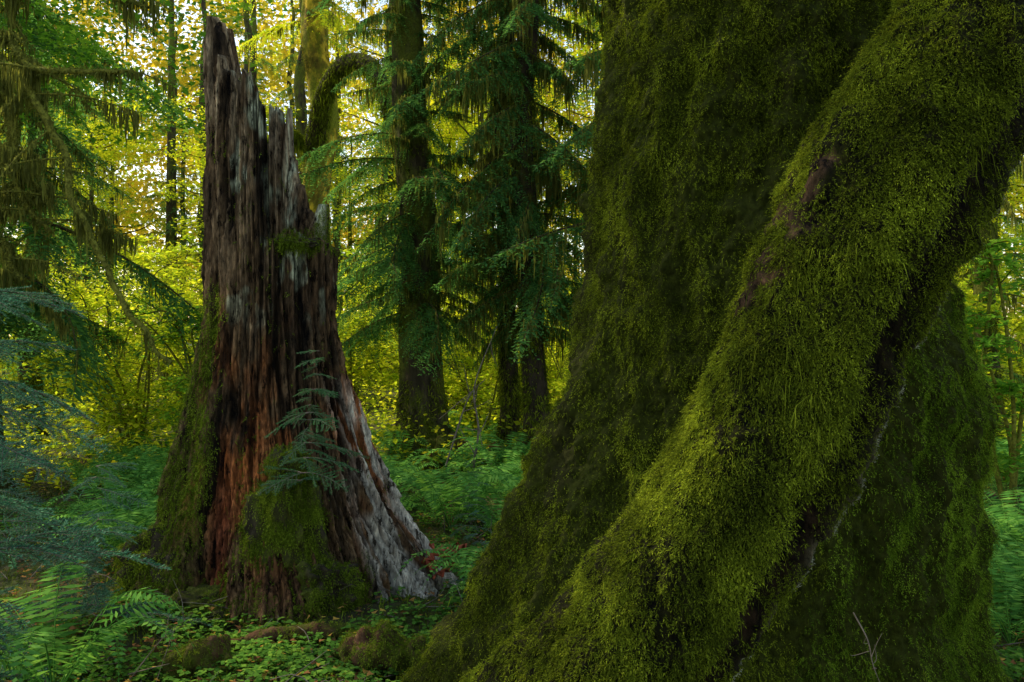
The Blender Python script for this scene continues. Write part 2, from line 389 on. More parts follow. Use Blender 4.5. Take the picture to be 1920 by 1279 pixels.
# ------------------------------------------------------------ broken stump
nt_, nz = 760, 380
th = np.linspace(0, 2*np.pi, nt_, endpoint=False); c, s = np.cos(th), np.sin(th)
hx = [-1, -.97, -.95, -.90, -.84, -.78, -.74, -.73, -.55, -.54, -.36, -.355, -.22, -.21, -.15, -.14, .02, .03, .14, .15, .26, .27, .38, .40, .52, .54, .66, .68, .80, .82, 1]
hz = [4.25, 4.36, 4.58, 4.62, 4.60, 4.54, 4.46, 4.28, 4.24, 4.14, 4.12, 4.06, 4.03, 3.72, 3.74, 4.12, 4.10, 4.02, 3.98, 3.90, 3.84, 3.66, 3.56, 3.40, 3.34, 3.16, 3.12, 2.98, 2.94, 2.84, 2.78]
H = np.interp(c, hx, hz)
front = (s < .1) & (c > .27)
Hf = 2.84+.05*np.sin(c*14)
H = np.where(front, np.minimum(H, Hf), H)
q = np.stack([c*9, s*9, c*0], -1); q2 = np.stack([c*40, s*40, c*0+3], -1)
H = H-np.round(2*np.clip(vnoise(q, 3), 0, 1))/2*.16*(~front)*(s > 0)-.05*np.abs(vnoise(q2, 4))
H = np.where((np.abs(c-.90) < .012) & (s > 0), 3.15, H)
H = np.where((np.abs(c-.30) < .010) & (s > 0), 4.0, H)
pz = [-.25, 0, .2, .64, 1.08, 1.74, 2.18, 2.8, 3.9, 4.8]
pc = [-1.84, -1.84, -1.85, -1.90, -1.945, -1.985, -1.995, -2.0, -2.03, -2.05]
pr = [1.36, 1.22, 1.11, .905, .76, .60, .53, .515, .455, .43]
t = np.linspace(0, 1, nz)[:, None]; z = -.25+(H[None]+.25)*t
cx = np.interp(z, pz, pc); r = np.interp(z, pz, pr)
cc, ss = c[None]+0*z, s[None]+0*z
def st(k, zs, sd, o=2): return fbm(np.stack([cc*k, ss*k, z*zs], -1), o, sd)
def crk(k, zs, sd, p=6):
    wv = fbm(np.stack([cc*3, ss*3, z*2], -1), 2, sd+50)*.35
    return (1-np.abs(vnoise(np.stack([cc*k+wv, ss*k+wv, z*zs], -1), sd)))**p
lob = .11*np.exp(-np.clip(z, 0, 9)/.7)*np.cos(5*th+.2)[None]
slab = np.round(st(4.5, .9, 91, 2)*5)/5
slab2 = np.round(st(11, 2.2, 92, 2)*4)/4
rr = r*(1+lob+.05*st(2.3, .35, 5)+.05*st(6, .4, 6)+.11*slab+.06*slab2+.034*st(18, 1.2, 7)+.030*st(42, 2.5, 8)+.026*st(60, 14, 9)-.075*crk(5, .35, 81, 8)-.055*crk(13, .8, 82, 6)-.04*crk(30, 1.6, 83, 5))
bul = np.where((c > .27)[None] & (s < 0)[None], .05*np.clip((z-1.4)/.5, 0, 1), 0)
rr = rr+bul
Po = np.stack([cx+rr*cc, 7.0+rr*ss*.88, z], -1)
ti = np.linspace(0, 1, 40)[:, None]; zi = H[None]-ti*(H[None]-1.6)
rtop = rr[-1][None]
ri = np.clip(rtop-.05-.12*np.clip(ti*5, 0, 1), .1, 9)*(1-.15*ti)
ri = ri*(1+.05*fbm(np.stack([cc[:40]*20, ss[:40]*20, zi*1.5], -1), 2, 15))
cxi = np.interp(zi, pz, pc)
Pi_ = np.stack([cxi+ri*c[None], 7.0+ri*s[None]*.88, zi], -1)
P = np.concatenate([Po, Pi_], 0)
sV, sF = grid(P)
x_, y_, z_ = sV[:, 0], sV[:, 1], sV[:, 2]
thv = np.arctan2(y_-7, x_+1.95)
st1 = fbm(np.stack([np.cos(thv)*8, np.sin(thv)*8, z_*1.6], -1), 4, 61)
st2 = fbm(np.stack([np.cos(thv)*28, np.sin(thv)*28, z_*2.6], -1), 3, 62)
pt = fbm(sV*[3, 3, 2.2], 4, 63)
cr_ = np.concatenate([(crk(5, .35, 81, 8)+crk(13, .8, 82, 6)*.7+crk(30, 1.6, 83, 5)*.6).ravel(), np.zeros(len(sV)-rr.size)])
def lerp(A, B, f): return A*(1-f[:, None])+np.asarray(B)*f[:, None]
cl = np.tile(np.array([.22, .14, .075]), (len(sV), 1))
cl = lerp(cl, (.56, .47, .33), np.clip((z_-2.2)*.5, 0, .85)*np.clip(.4+st1*1.6, 0, 1))
cl = lerp(cl, (.68, .23, .07), np.clip(1.15-np.abs(z_-1.3)/1.1, 0, 1)*np.clip(.30+pt*2.4+st1*.8, 0, 1)*(x_ > -2.55))
cl = lerp(cl, (.38, .10, .045), np.exp(-((x_+2.15)/.10)**2)*np.clip((1.2-z_)*2, 0, 1)*.8)
cl = lerp(cl, (.05, .038, .025), np.clip(-st1*2.2-.1, 0, .85))
cl = lerp(cl, (.030, .025, .018), np.clip(1-np.hypot((x_+1.68)/.20, (z_-2.25)/.65), 0, 1)**.5*.85)
bx_ = -1.06-.27*z_
root = np.clip((x_-bx_+.06*st1)*8, 0, 1)*np.clip((1.75-z_)*3, 0, 1)
cl = lerp(cl, (.95, .92, .82), root*np.clip(.75+st2*2.6+st1, 0, 1)*.97)
lich = np.clip(fbm(sV*[8, 8, 4], 3, 65)*6-1.2, 0, 1)*np.clip((z_-2.0)*1.5, 0, 1)*(x_ > -2.2)
cl = lerp(cl, (.66, .76, .58), lich*.85)
cl = lerp(cl, (.12, .17, .02), np.clip((-2.22-x_)*3, 0, 1)*np.clip((2.6-z_), 0, 1)*np.clip(.6+pt*1.5, 0, 1))
cl = cl*(1-.85*np.clip(cr_, 0, 1)*(1-.4*root))[:, None]
stump = thing("broken_stump", "tall splintered dead conifer stump, grey and reddish wood with mossy base", "tree stump", (-1.9, 7, 0))
SB = (-1.9, 7, 0)
mb = MB(); mb.add(sV, sF)
rel(ob("wood", mb.mesh("stump_wood", M_stump, False, tint=cl), stump), SB)
def wst(Cc, N):
    x, y, zz = Cc.T; d = fbm(Cc*[5, 5, 3], 3, 71)
    left = np.clip((-2.18-.25*np.clip(1.2-zz, -1, 1)*.6-x)*6, 0, 1)*np.clip((1.9-zz)*2, 0, 1)*1.2
    strip = np.exp(-((x+2.36)/.10)**2)*np.clip((2.6-zz)*2, 0, 1)*np.clip(zz-.8, 0, 1)*np.clip(.35+d*3, 0, 1)*1.6
    base = np.clip((.42-zz)*3, 0, 1)*.9
    shelf = np.clip((zz-2.70)*14, 0, 1)*(zz < 2.95)*(x > -1.86)*1.2
    top = np.clip((zz-4.0)*6, 0, 1)*(x > -2.26)*(x < -2.12)*(y > 6.9)*.8
    mid = np.exp(-((x+1.98)/.07)**2)*np.clip((1.5-zz), 0, 1)*.5
    return (left*np.clip(.8+d*1.5, 0, 1.5)+strip+base*np.clip(.4+d*2.5, 0, 1)*(x < -1.05)+shelf+top+mid*np.clip(.2+d*2, 0, 1)+.02*np.clip(d*4, 0, 1)*(zz < 3.9))*(y < 7.25)
Pm, Nm = sample(sV, sF, 32000, wst)
mb = MB(); fronds(mb, Pm, Nm, .038, .8, 5, .008, .018, .45, .7)
ph, tt = np.meshgrid(np.linspace(-1.55, 1.55, 70), np.linspace(0, 2*np.pi, 90, endpoint=False), indexing='ij')
def blob(c0, rad, sd, amp=.6):
    D = np.stack([np.cos(ph)*np.cos(tt), np.cos(ph)*np.sin(tt), np.sin(ph)], -1)
    r_ = 1+amp*fbm(D*3.4+sd, 4, sd)
    return grid(np.array(c0)+D*r_[..., None]*np.array(rad))
for (c0, rad, sd, n) in [((-1.68, 6.32, .60), (.27, .22, .55), 3, 12000), ((-1.42, 6.25, .2), (.26, .22, .22), 5, 3800), ((-2.62, 6.6, .28), (.34, .3, .32), 7, 7000),
                         ((-1.68, 6.66, 2.76), (.15, .09, .04), 9, 1200), ((-2.25, 6.2, .08), (.36, .25, .12), 12, 2500)]:
    V, F = blob(c0, rad, sd); m1 = MB(); m1.add(V, F)
    rel(ob("moss_mound", m1.mesh("stump_moss_mound", M_barkmoss, True), stump), SB)
    Pm, Nm = sample(V, F, n, lambda c_, n_: (n_[:, 1] < .6)*np.clip(.6+3*fbm(c_*8, 2, 3), .06, 2))
    fronds(mb, Pm, Nm, .055 if rad[2] > .1 else .035, .8, 5, .008, .018, .5, .9)
rel(ob("moss", mb.mesh("stump_moss", M_moss_g), stump), SB)

# ------------------------------------------------------------ conifer boughs
def bough(L, step=.06, lsp=.026, leaf=.05, lw=.008, droop=.3, ratio=.34, seed=0):
    f = MB(); w = MB()
    sx = np.linspace(0, 1, 14); wob = R.normal()*.2
    def stem(u):
        u = np.asarray(u, float)
        return np.stack([u*L, wob*L*u*u, .10*L*u-droop*L*u*u], -1)
    w.add(*tube(stem(sx), np.linspace(.012*L/2+.004, .002, 14), 4))
    us = np.arange(.1, 1, step/L)
    Cs, Ds, Ls = [], [], []
    for u in us:
        for sg in (-1, 1):
            if R.random() < .12: continue
            tl = ratio*L*((1-u)**.75)*min(1, u*5)*(.4+.9*R.random())+.04
            ang = math.radians(55+R.normal()*12)*sg
            d = np.array([math.cos(ang), math.sin(ang), -.25-.45*R.random()]); d /= np.linalg.norm(d)
            m = max(int(tl/lsp), 2); tt_ = np.linspace(.05, 1, m)
            P0 = stem(u)[None]+d[None]*(tt_*tl)[:, None]+np.array([0, 0, -.5*tl])[None]*(tt_**2)[:, None]
            for s2 in (-1, 1):
                a2 = ang+s2*math.radians(48)
                D = np.stack([np.cos(a2+R.normal(size=m)*.25), np.sin(a2+R.normal(size=m)*.25), -.35+R.normal(size=m)*.3], -1)
                Cs.append(P0); Ds.append(unit(D)); Ls.append(leaf*(1.15-.6*tt_)*(.7+.6*R.random(m)))
    Cs = np.concatenate(Cs); Ds = np.concatenate(Ds); Ls = np.concatenate(Ls)
    S = unit(np.cross(Ds, [0, 0, 1.])+R.normal(size=Ds.shape)*.35)
    f.add(*diamonds(Cs, Ds, S, Ls, lw*(Ls/leaf)+.002))
    return f, w, stem
def xf(scale, az, pitch, loc, roll=0):
    ca, sa = math.cos(az), math.sin(az); cp_, sp = math.cos(pitch), math.sin(pitch); cr, sr = math.cos(roll), math.sin(roll)
    Rx = np.array([[1, 0, 0], [0, cr, -sr], [0, sr, cr]])
    Ry = np.array([[cp_, 0, sp], [0, 1, 0], [-sp, 0, cp_]]); Rz = np.array([[ca, -sa, 0], [sa, ca, 0], [0, 0, 1]])
    M = Rz@Ry@Rx*scale
    return lambda V: V@M.T+np.array(loc)
BL = [bough(2.0, leaf=.065, lw=.012, droop=.28+.14*k/5, ratio=.42, seed=k) for k in range(6)]
BLC = [bough(2.0, step=.11, lsp=.05, leaf=.10, lw=.018, droop=.25+.1*k/4, seed=k) for k in range(4)]
def conifer(name, label, loc, h, r0, lean, z0, z1, Lb, nb, lib, barkm, mosslen=.3, nmoss=60, group=None, flare=1.35, foli=M_hemlock, gap=.0, pw=1.0, pit=.35, sway=.05, taper=.75):
    root_ = thing(name, label, "tree", loc, group)
    zz = np.linspace(-.3, h, 90); rad = r0*(1-np.clip(zz, 0, h)/h*taper); rad = rad*(1+(flare-1)*np.exp(-np.clip(zz, 0, 99)/.5))
    th_ = np.linspace(0, 2*np.pi, 40, endpoint=False)
    Z_, T_ = np.meshgrid(zz, th_, indexing='ij')
    swx = lambda z_: sway*(np.sin(z_*.9+loc[0])+.5*np.sin(z_*2.1))
    lx = lean[0]*(Z_/8)+swx(Z_); ly = lean[1]*(Z_/8)
    fl_ = 1+.25*np.exp(-np.clip(Z_, 0, 99)/.4)*np.cos(5*T_+loc[0])
    r_ = rad[:, None]*fl_*(1+.22*fbm(np.stack([np.cos(T_)*2.5, np.sin(T_)*2.5, Z_*.8], -1), 3, int(abs(loc[0]*10))))
    P_ = np.stack([lx+r_*np.cos(T_), ly+r_*np.sin(T_), Z_], -1)
    tr, fo, hm = MB(), MB(), MB(); tV, tF = grid(P_); tr.add(tV, tF)
    for k in range(nb):
        u = ((k+R.random())/nb)**pw; z_b = z0+(z1-z0)*u
        L = Lb*(1-.75*max(0, (z_b-z0)/(h-z0)))*(.5+.7*R.random()); az = k*2.4+R.random()*1.2
        f, w, stm = lib[R.integers(len(lib))]
        bx = lean[0]*z_b/8+float(swx(z_b)); by = lean[1]*z_b/8
        rb = r0*(1-z_b/h*taper)*.5
        g_ = xf(L/2, az, .0+pit*R.random(), (bx+rb*math.cos(az), by+rb*math.sin(az), z_b), R.normal()*.25)
        if R.random() > gap: fo.addmb(f, g_)
        tr.addmb(w, g_)
        if nmoss:
            uu = R.random(nmoss)*.85; pp = g_(stm(uu))+R.normal(size=(nmoss, 3))*[.02, .02, .01]
            cl_ = np.clip(fbm(pp*3, 2, k)*1.6+.45, .1, 1.2)
            hang(hm, pp, mosslen*cl_, .010)
            hang(hm, pp+R.normal(size=pp.shape)*.03, mosslen*.4, .010)
    ob("trunk", tr.mesh(name+"_trunk", barkm, True), root_)
    if fo.v: ob("crown", fo.mesh(name+"_crown", foli), root_)
    if hm.v: ob("hanging_moss", hm.mesh(name+"_hanging_moss", M_hang), root_)
    if name != "distant_conifer":
        mm = MB(); Pm, Nm = sample(tV, tF, 9000, lambda c_, n_: (c_[:, 2] < 8.5)*(n_[:, 1] < .4)*np.clip(.1+1.8*fbm(c_*2.5, 3, 6)+.8*np.clip(1.2-c_[:, 2], 0, 1), 0, 1)+1e-6)
        moss_strands(mm, Pm, Nm, .08, .007, .7, .5); ob("trunk_moss", mm.mesh(name+"_trunk_moss", M_hang if barkm is M_sunpaintbark else M_moss), root_)
    return root_
def gz(x, y): return float(ground_h(x, y))
conifer("hemlock_tree", "straight dark hemlock with drooping layered boughs above a bare mossy trunk", (-1.4, 13.6, gz(-1.4, 13.6)-.1), 22, .35, (-.28, 0), 2.4, 9, 2.0, 80, BL, M_barkmoss, .32, 60, flare=2.0, pw=1.3, sway=.04, taper=1.0)
conifer("conifer_tree", "dark slim conifer with moss hung dead branches", (-.10, 13.4, gz(-.1, 13.4)-.1), 20, .15, (.0, 0), 3.0, 10, 1.9, 40, BL, M_bark, .6, 120, gap=.3, pit=.5, sway=.06)
conifer("conifer_tree", "dark twin conifer trunk with drooping moss covered limbs", (.30, 12.6, gz(.3, 12.6)-.1), 24, .19, (-.12, 0), 2.3, 10, 2.1, 60, BL, M_bark, .6, 120, gap=.15, flare=1.8, pit=.5, sway=.06)
conifer("hemlock_tree", "hemlock with long sagging boughs draped in brown moss", (-7.6, 12, gz(-7.6, 12)), 22, .35, (.0, 0), 2.8, 17, 3.9, 90, BL, M_barkmoss, .55, 110, gap=.0, pit=.5, pw=1.3)  # boughs carried up past the view to block sun from the left
conifer("hemlock_tree", "tall hemlock with sagging mossy boughs over undergrowth", (-9.3, 16.5, gz(-9.3, 16.5)), 22, .2, (.1, 0), 4.4, 9, 2.2, 26, BL, M_barkmoss, .45, 60, gap=.1, pit=.5)
conifer("conifer_tree", "dark mossy conifer standing beside the huge maple", (1.9, 12.0, gz(1.9, 12)), 22, .2, (0, 0), 2.6, 10, 2.3, 64, BL, M_bark, .6, 120, gap=.08, pit=.5)
gold = conifer("sunlit_tree", "moss covered trunk, golden sun patches painted on the bark, with a curved drooping limb", (-4.20, 18, gz(-4.2, 18)), 24, .36, (.1, 0), 8.4, 12, 2.2, 14, BL, M_sunpaintbark, .5, 60, gap=.1, foli=M_maple, sway=.11)
gl, gm = MB(), MB()
for pth, r_ in [([(.05, -.2, 5.9), (.45, -1.0, 6.85), (1.0, -1.8, 7.2), (1.55, -2.4, 7.05), (1.9, -2.8, 6.5), (2.05, -2.9, 5.9)], .20), ([(0, 0, 6.0), (-.4, -.3, 6.3), (-.75, -.5, 6.1), (-.9, -.6, 5.7)], .08)]:
    C_ = catmull(pth, 40); V, F = tube(C_, np.linspace(r_, r_*.6, 40), 14); gl.add(V, F)
    Pm, Nm = sample(V, F, 6000); moss_strands(gm, Pm, Nm, .10, .009, .5, .4)
    pp = C_[R.integers(0, 40, 300)]+R.normal(size=(300, 3))*.07; hang(gm, pp, .40, .012)
ob("limb", gl.mesh("sunlit_tree_limb", M_bark, True), gold); ob("limb_moss", gm.mesh("sunlit_tree_limb_moss", M_moss), gold)
def shady(x, y): return (-30 < x < -2.6 and y < 38) # keep the sun path to the glade open
proto = []
for k, (px_, py_) in enumerate([(-12, 41), (3.6, 27), (11, 29)]):
    proto.append(conifer("distant_conifer", "distant mossy conifer among yellow undergrowth", (px_, py_, gz(px_, py_)), 24, .3+.05*k, (.3*(k-1), 0), 4+k, 18, 2.6, 46, BLC, M_barkmoss, .5, 30, "distant conifers in the wood", gap=.2, sway=.12))
pts = []
tries = 0
while len(pts) < 36 and tries < 6000:
    tries += 1
    y = 26+44*R.random()**.8; x = (R.random()*2-1)*(.72*y+3)
    if shady(x, y): continue
    if all((x-a_)**2+(y-b_)**2 > 12 for a_, b_ in pts) and not (-.32 < x/y < .04 and y < 46 and R.random() < .7): pts.append((x, y))
for k, (x, y) in enumerate(pts):
    copy_thing(proto[k % 3], (x, y, gz(x, y)-.1), R.random()*6.28, .8+.35*R.random())

def tall_maple(loc, h, sp, nl):
    root_ = thing("bigleaf_maple", "tall maple with glowing yellow green autumn leaves", "tree", loc, "sunlit maples in the wood"); B_, L_ = MB(), MB()
    ax = catmull([(0, 0, -.2), (.2, .1, h*.35), (-.1, .1, h*.7), (.1, 0, h)], 30); B_.add(*tube(ax, np.linspace(.2, .04, 30), 9))
    for k in range(26):
        i0_ = R.integers(6, 29); az = R.random()*6.28; L = sp*(.5+.6*R.random())
        E = ax[i0_]+np.array([L*math.cos(az), L*math.sin(az), .6*R.random()*L-.2])
        C_ = catmull([ax[i0_], (ax[i0_]+E)/2+R.normal(size=3)*.2, E], 10); B_.add(*tube(C_, np.linspace(.05, .01, 10), 4))
        n = nl//26; sub = R.normal(size=(12, 3))*[.7, .7, .3]
        q_ = C_[R.integers(3, 10, n)]*.35+C_[7]*.65+sub[R.integers(0, 12, n)]+R.normal(size=(n, 3))*[.24, .24, .10]
        leaves(L_, q_, .15, .45, 1)
    ob("trunk", B_.mesh("bigleaf_maple_trunk", M_barkmoss, True), root_); ob("crown", L_.mesh("bigleaf_maple_crown", M_maple), root_)
    return root_
tm = [tall_maple((-14+11*k, 41+k, gz(-14+11*k, 41)), 13+1.5*k, 3.4, 10000) for k in range(3)]
tp = []
tries = 0
while len(tp) < 28 and tries < 5000:
    tries += 1
    y = 34+28*R.random(); x = (R.random()*2-1)*.66*y
    if shady(x, y): continue
    if all((x-a_)**2+(y-b_)**2 > 16 for a_, b_ in tp): tp.append((x, y))
for k, (x, y) in enumerate(tp): copy_thing(tm[k % 3], (x, y, gz(x, y)-.1), R.random()*6.28, .9+.4*R.random())

# ------------------------------------------------------------ vine maples
def vine_maple(name, label, loc, h, spread, nl, size, mat, group=None, lobes=1, stems=6, stemm=M_mosstwig):
    root_ = thing(name, label, "shrub", loc, group); L_, B_ = MB(), MB()
    for k in range(stems):
        az = R.random()*6.28; e = np.array([spread*math.cos(az)*(.5+.6*R.random()), spread*math.sin(az)*(.5+.6*R.random()), h*(.6+.45*R.random())])
        C_ = catmull([(0, 0, -.1), e*[.2, .2, .45]+R.normal(size=3)*.1, e*[.6, .6, .85]+R.normal(size=3)*.1, e+[0, 0, -.1*h]], 20)
        B_.add(*tube(C_, np.linspace(.03, .008, 20), 5))
        for j in range(9):
            i0 = R.integers(3, 19); d = rdirs(1, .35)[0]; Lt = spread*.55*(.4+.7*R.random())
            E = C_[i0]+d*Lt; T_ = catmull([C_[i0], (C_[i0]+E)/2+[0, 0, .08], E+[0, 0, -.08]], 8)
            B_.add(*tube(T_, np.linspace(.010, .003, 8), 3))
            n = nl//(stems*9); tq = R.random(n)**.7
            q_ = T_[(tq*7).astype(int)]+R.normal(size=(n, 3))*[.14, .14, .04]*Lt
            leaves(L_, q_, size, .3, lobes)
    ob("branches", B_.mesh(name+"_branches", stemm, True), root_)
    ob("foliage", L_.mesh(name+"_foliage", mat), root_)
    return root_
VG = "vine maples in the understorey"
vp = [vine_maple("vine_maple", "yellow green vine maple shrub with thin arching stems", (-6+6*k, 20+k, gz(-6+6*k, 20+k)), 3.4+.6*k, 2.0, 5200, .10, M_maple, VG) for k in range(3)]
for k in range(92):
    y = 17.0+30*R.random()**1.2; x = (R.random()*2-1)*(.66*y+1.5)
    copy_thing(vp[k % 3], (x, y, gz(x, y)-.05), R.random()*6.28, (.55+.5*R.random()) if y < 26 else (.9+.7*R.random()))
vine_maple("vine_maple", "leafy green maple sapling on thin mossy stems", (-6.9, 10.5, gz(-6.9, 10.5)), 6.3, 2.0, 4500, .085, M_mapleg, VG, 2, 8)
vine_maple("vine_maple", "green vine maple thicket with arching moss wrapped stems", (-4.8, 13.5, gz(-4.8, 13.5)), 3.0, 1.8, 5000, .085, M_mapleg, VG, 2, 7)
vine_maple("vine_maple", "yellow green maple thicket near the stump", (-6.4, 14.5, gz(-6.4, 14.5)), 3.0, 2.0, 7000, .085, M_maple, VG, 2, 7)
vine_maple("vine_maple", "low yellow maple shrub behind the hemlock trunk", (-.6, 15.8, gz(-.6, 15.8)), 2.4, 1.8, 6000, .085, M_maple, VG, 2, 7)
vine_maple("vine_maple", "low yellow green maple shrub among ferns", (-3.3, 15.2, gz(-3.3, 15.2)), 2.8, 1.6, 6000, .085, M_maple, VG, 2, 7)
vine_maple("vine_maple", "fresh green maple shrub beside the mossy root", (5.6, 9.6, gz(5.6, 9.6)), 3.3, 1.2, 3600, .085, M_mapleg, VG, 2, 6)
vine_maple("vine_maple", "yellow green maple shrub growing behind the mossy root", (6.6, 12.6, gz(6.6, 12.6)), 4.6, 1.6, 5200, .09, M_maple, VG, 2, 6)
conifer("conifer_tree", "slim mossy conifer with bare lower limbs", (7.6, 13.7, gz(7.6, 13.7)), 20, .17, (.1, 0), 1.5, 10, 1.9, 36, BL, M_barkmoss, .4, 60, gap=.5)

# ------------------------------------------------------------ moss hung broadleaf at the edge
M9 = (-6.3, 9, 0)
mt = thing("mossy_maple_tree", "moss draped maple with long curving bare branches", "tree", M9)
BT, HM, LF = MB(), MB(), MB()
BT.add(*tube(catmull([(-6.3, 9, -.2), (-6.25, 9, 2), (-6.1, 9, 4.5), (-5.9, 9, 7), (-5.8, 9, 9.5)], 26), np.linspace(.22, .10, 26), 12))
brs = [[(-6.15, 9, 4.0), (-5.3, 8.4, 4.8), (-4.6, 8.0, 4.45), (-4.15, 7.8, 3.75), (-3.85, 7.7, 3.0), (-3.45, 7.6, 2.3), (-3.0, 7.5, 1.8)],
       [(-6.0, 9, 5.0), (-5.2, 8.4, 5.1), (-4.5, 8.0, 4.6), (-4.1, 7.9, 4.5), (-3.6, 7.8, 4.45)],
       [(-6.2, 9, 3.6), (-5.4, 8.5, 3.9), (-4.8, 8.1, 3.75), (-4.3, 8.0, 3.3)],
       [(-6.0, 9, 5.5), (-5.0, 8.6, 5.75), (-4.2, 8.4, 5.6), (-3.5, 8.2, 5.2)],
       [(-6.25, 9, 2.9), (-5.7, 8.6, 3.2), (-5.0, 8.2, 3.0), (-4.6, 8.1, 2.6)],
       [(-6.1, 9, 4.6), (-5.2, 8.4, 4.7), (-4.75, 8.1, 4.1), (-4.6, 8.0, 3.5), (-4.35, 8.0, 3.0)]]
for bi, pth in enumerate(brs):
    C_ = catmull(pth, 60); C_ = C_+fbm(C_*3, 2, 8)[:, None]*np.array([.05, .05, .08])
    BT.add(*tube(C_, np.linspace(.05, .018, 60), 7))
    V, F = tube(C_, np.linspace(.06, .025, 60), 6); Pm, Nm = sample(V, F, 3000); moss_strands(HM, Pm, Nm, .045, .005, .9, .6)
    for j in range(9):
        i0 = R.integers(8, 58); d = rdirs(1, .3)[0]; d[2] = -abs(d[2])-.15; E = C_[i0]+d*(.4+.6*R.random())
        T_ = catmull([C_[i0], (C_[i0]+E)/2+[0, 0, .06], E], 14); BT.add(*tube(T_, np.linspace(.012, .004, 14), 4))
        pp = T_[R.integers(0, 14, 200)]+R.normal(size=(200, 3))*.02; hang(HM, pp, .30*np.clip(.3+fbm(pp*4, 2, j)*1.6, .08, 1.1), .008)
    i0 = R.integers(0, 60, 420 if bi else 120); i0 = i0[vnoise(C_[i0]*5, 4) > 0]; pp = C_[i0]+R.normal(size=(len(i0), 3))*.03
    hang(HM, pp, .42*np.clip(.3+fbm(pp*4, 2, 2)*1.6, .1, 1.1), .009)
for k in range(70):
    c0 = np.array([-6.2+3.2*R.random(), 8.6+2*R.random(), 4.4+2.2*R.random()])
    leaves(LF, c0+R.normal(size=(60, 3))*[.28, .28, .07], .085, .35, 2)
for k in range(120):  # dense upper crown out of view, added to keep sun off the foreground
    v = rdirs(1)[0]*R.random()**.4*3.2; c0 = np.array([-5.2, 9.2, 10.2])+v*[1, 1, 1.05]
    leaves(LF, c0+R.normal(size=(90, 3))*[.4, .4, .2], .16, .5, 1)
rel(ob("trunk", BT.mesh("mossy_maple_trunk", M_mosstwig, True), mt), M9)
rel(ob("hanging_moss", HM.mesh("mossy_maple_moss", M_hang), mt), M9)
rel(ob("crown", LF.mesh("mossy_maple_leaves_and_sunblock", M_mapleg), mt), M9)

# ------------------------------------------------------------ near spruce and saplings
def near_bough(L, tsp=.044, nsp=.011, nlen=.020, nw=.0026):
    f, w = MB(), MB(); wob = R.normal()*.15
    def stem(u):
        u = np.asarray(u, float); return np.stack([u*L, wob*L*u*u, .08*L*u-.28*L*u*u], -1)
    w.add(*tube(stem(np.linspace(0, 1, 10)), np.linspace(.006, .0018, 10), 4))
    Cs, Ds = [], []
    def needles(P0, P1):
        l = np.linalg.norm(P1-P0); m = max(int(l/nsp), 3); tt_ = np.linspace(0, 1, m)[:, None]; d = (P1-P0)/l
        up = np.array([0, 0, 1.]); sd_ = np.cross(d, up); sd_ /= np.linalg.norm(sd_)
        for a_ in (-1, 1, -.45, .45):
            D = d*.75+sd_*a_+up*(.55 if abs(a_) < .9 else .05); D = D/np.linalg.norm(D)
            Cs.append(P0+(P1-P0)*tt_); Ds.append(unit(np.tile(D, (m, 1))+R.normal(size=(m, 3))*.14))
    for u in np.arange(.12, 1, tsp/L):
        for sg in (-1, 1):
            tl = .42*L*((1-u)**.8)*min(1, u*5)*(.4+.8*R.random())+.02
            ang = math.radians(50+R.normal()*10)*sg
            P0 = stem(u); P1 = P0+np.array([math.cos(ang), math.sin(ang), -.28+R.normal()*.15])*tl
            needles(P0, P1); w.add(*tube(np.array([P0, (P0+P1)/2, P1]), [.0026, .0020, .0012], 3))
    ps = stem(np.linspace(.1, 1, 8))
    for k in range(7): needles(ps[k], ps[k+1])
    Cs = np.concatenate(Cs); Ds = np.concatenate(Ds); S = unit(np.cross(Ds, rdirs(len(Ds))))
    f.add(*diamonds(Cs, Ds, S, nlen*(.7+.5*R.random(len(Cs))), nw)); return f, w
NB = [near_bough(.7) for _ in range(5)]
NBs = [near_bough(.42, .042, .009, .017, .0022) for _ in range(5)]
def young(name, label, loc, h, Lb, whorl, per, lib, lib_L, mat, top=.25, r=.02, group=None, zlow=.12, lean=(0, 0)):
    root_ = thing(name, label, "tree", loc, group); f_, w_ = MB(), MB()
    zz = np.linspace(-.1, h, 20); ax = np.stack([.03*np.sin(zz*2)+lean[0]*(zz/h)**1.5, .03*np.cos(zz*1.7)+lean[1]*zz/h, zz], -1); w_.add(*tube(ax, np.linspace(r, .003, 20), 7))
    for z_b in np.arange(h*zlow, h, whorl):
        for j in range(per):
            L = Lb*((1-(z_b/h))**.8*(1-top)+top)*(.45+.75*R.random()); az = R.random()*6.28
            zq = z_b+R.normal()*whorl*.35; i_ = int(np.clip((zq+.1)/(h+.1)*19, 0, 19))
            f, w = lib[R.integers(len(lib))]; g_ = xf(L/lib_L, az, -.15+.5*R.random(), ax[i_], R.normal()*.3)
            f_.addmb(f, g_); w_.addmb(w, g_)
    ob("trunk", w_.mesh(name+"_trunk", M_twig, True), root_); ob("crown", f_.mesh(name+"_crown", mat), root_); return root_
young("young_spruce", "young blue green spruce with soft spreading needled boughs", (-2.9, 4.5, gz(-2.9, 4.5)), 2.5, 1.1, .17, 4, NB, .7, M_spruce, r=.03, top=.40)
young("young_spruce", "low blue green spruce with dense needled branches", (-2.75, 5.6, gz(-2.75, 5.6)), 1.25, .75, .15, 4, NB, .7, M_spruce, r=.02)
young("young_spruce", "full blue green spruce growing among ferns", (-3.7, 6.0, gz(-3.7, 6.0)), 2.0, .85, .17, 4, NB, .7, M_spruce, r=.025, top=.35)
young("conifer_sapling", "wispy green conifer sapling rooted in moss on the broken stump", (-1.50, 6.04, 1.0), .93, .40, .10, 4, NBs, .42, M_yew, top=.40, r=.007, zlow=.02, lean=(.12, -.05))
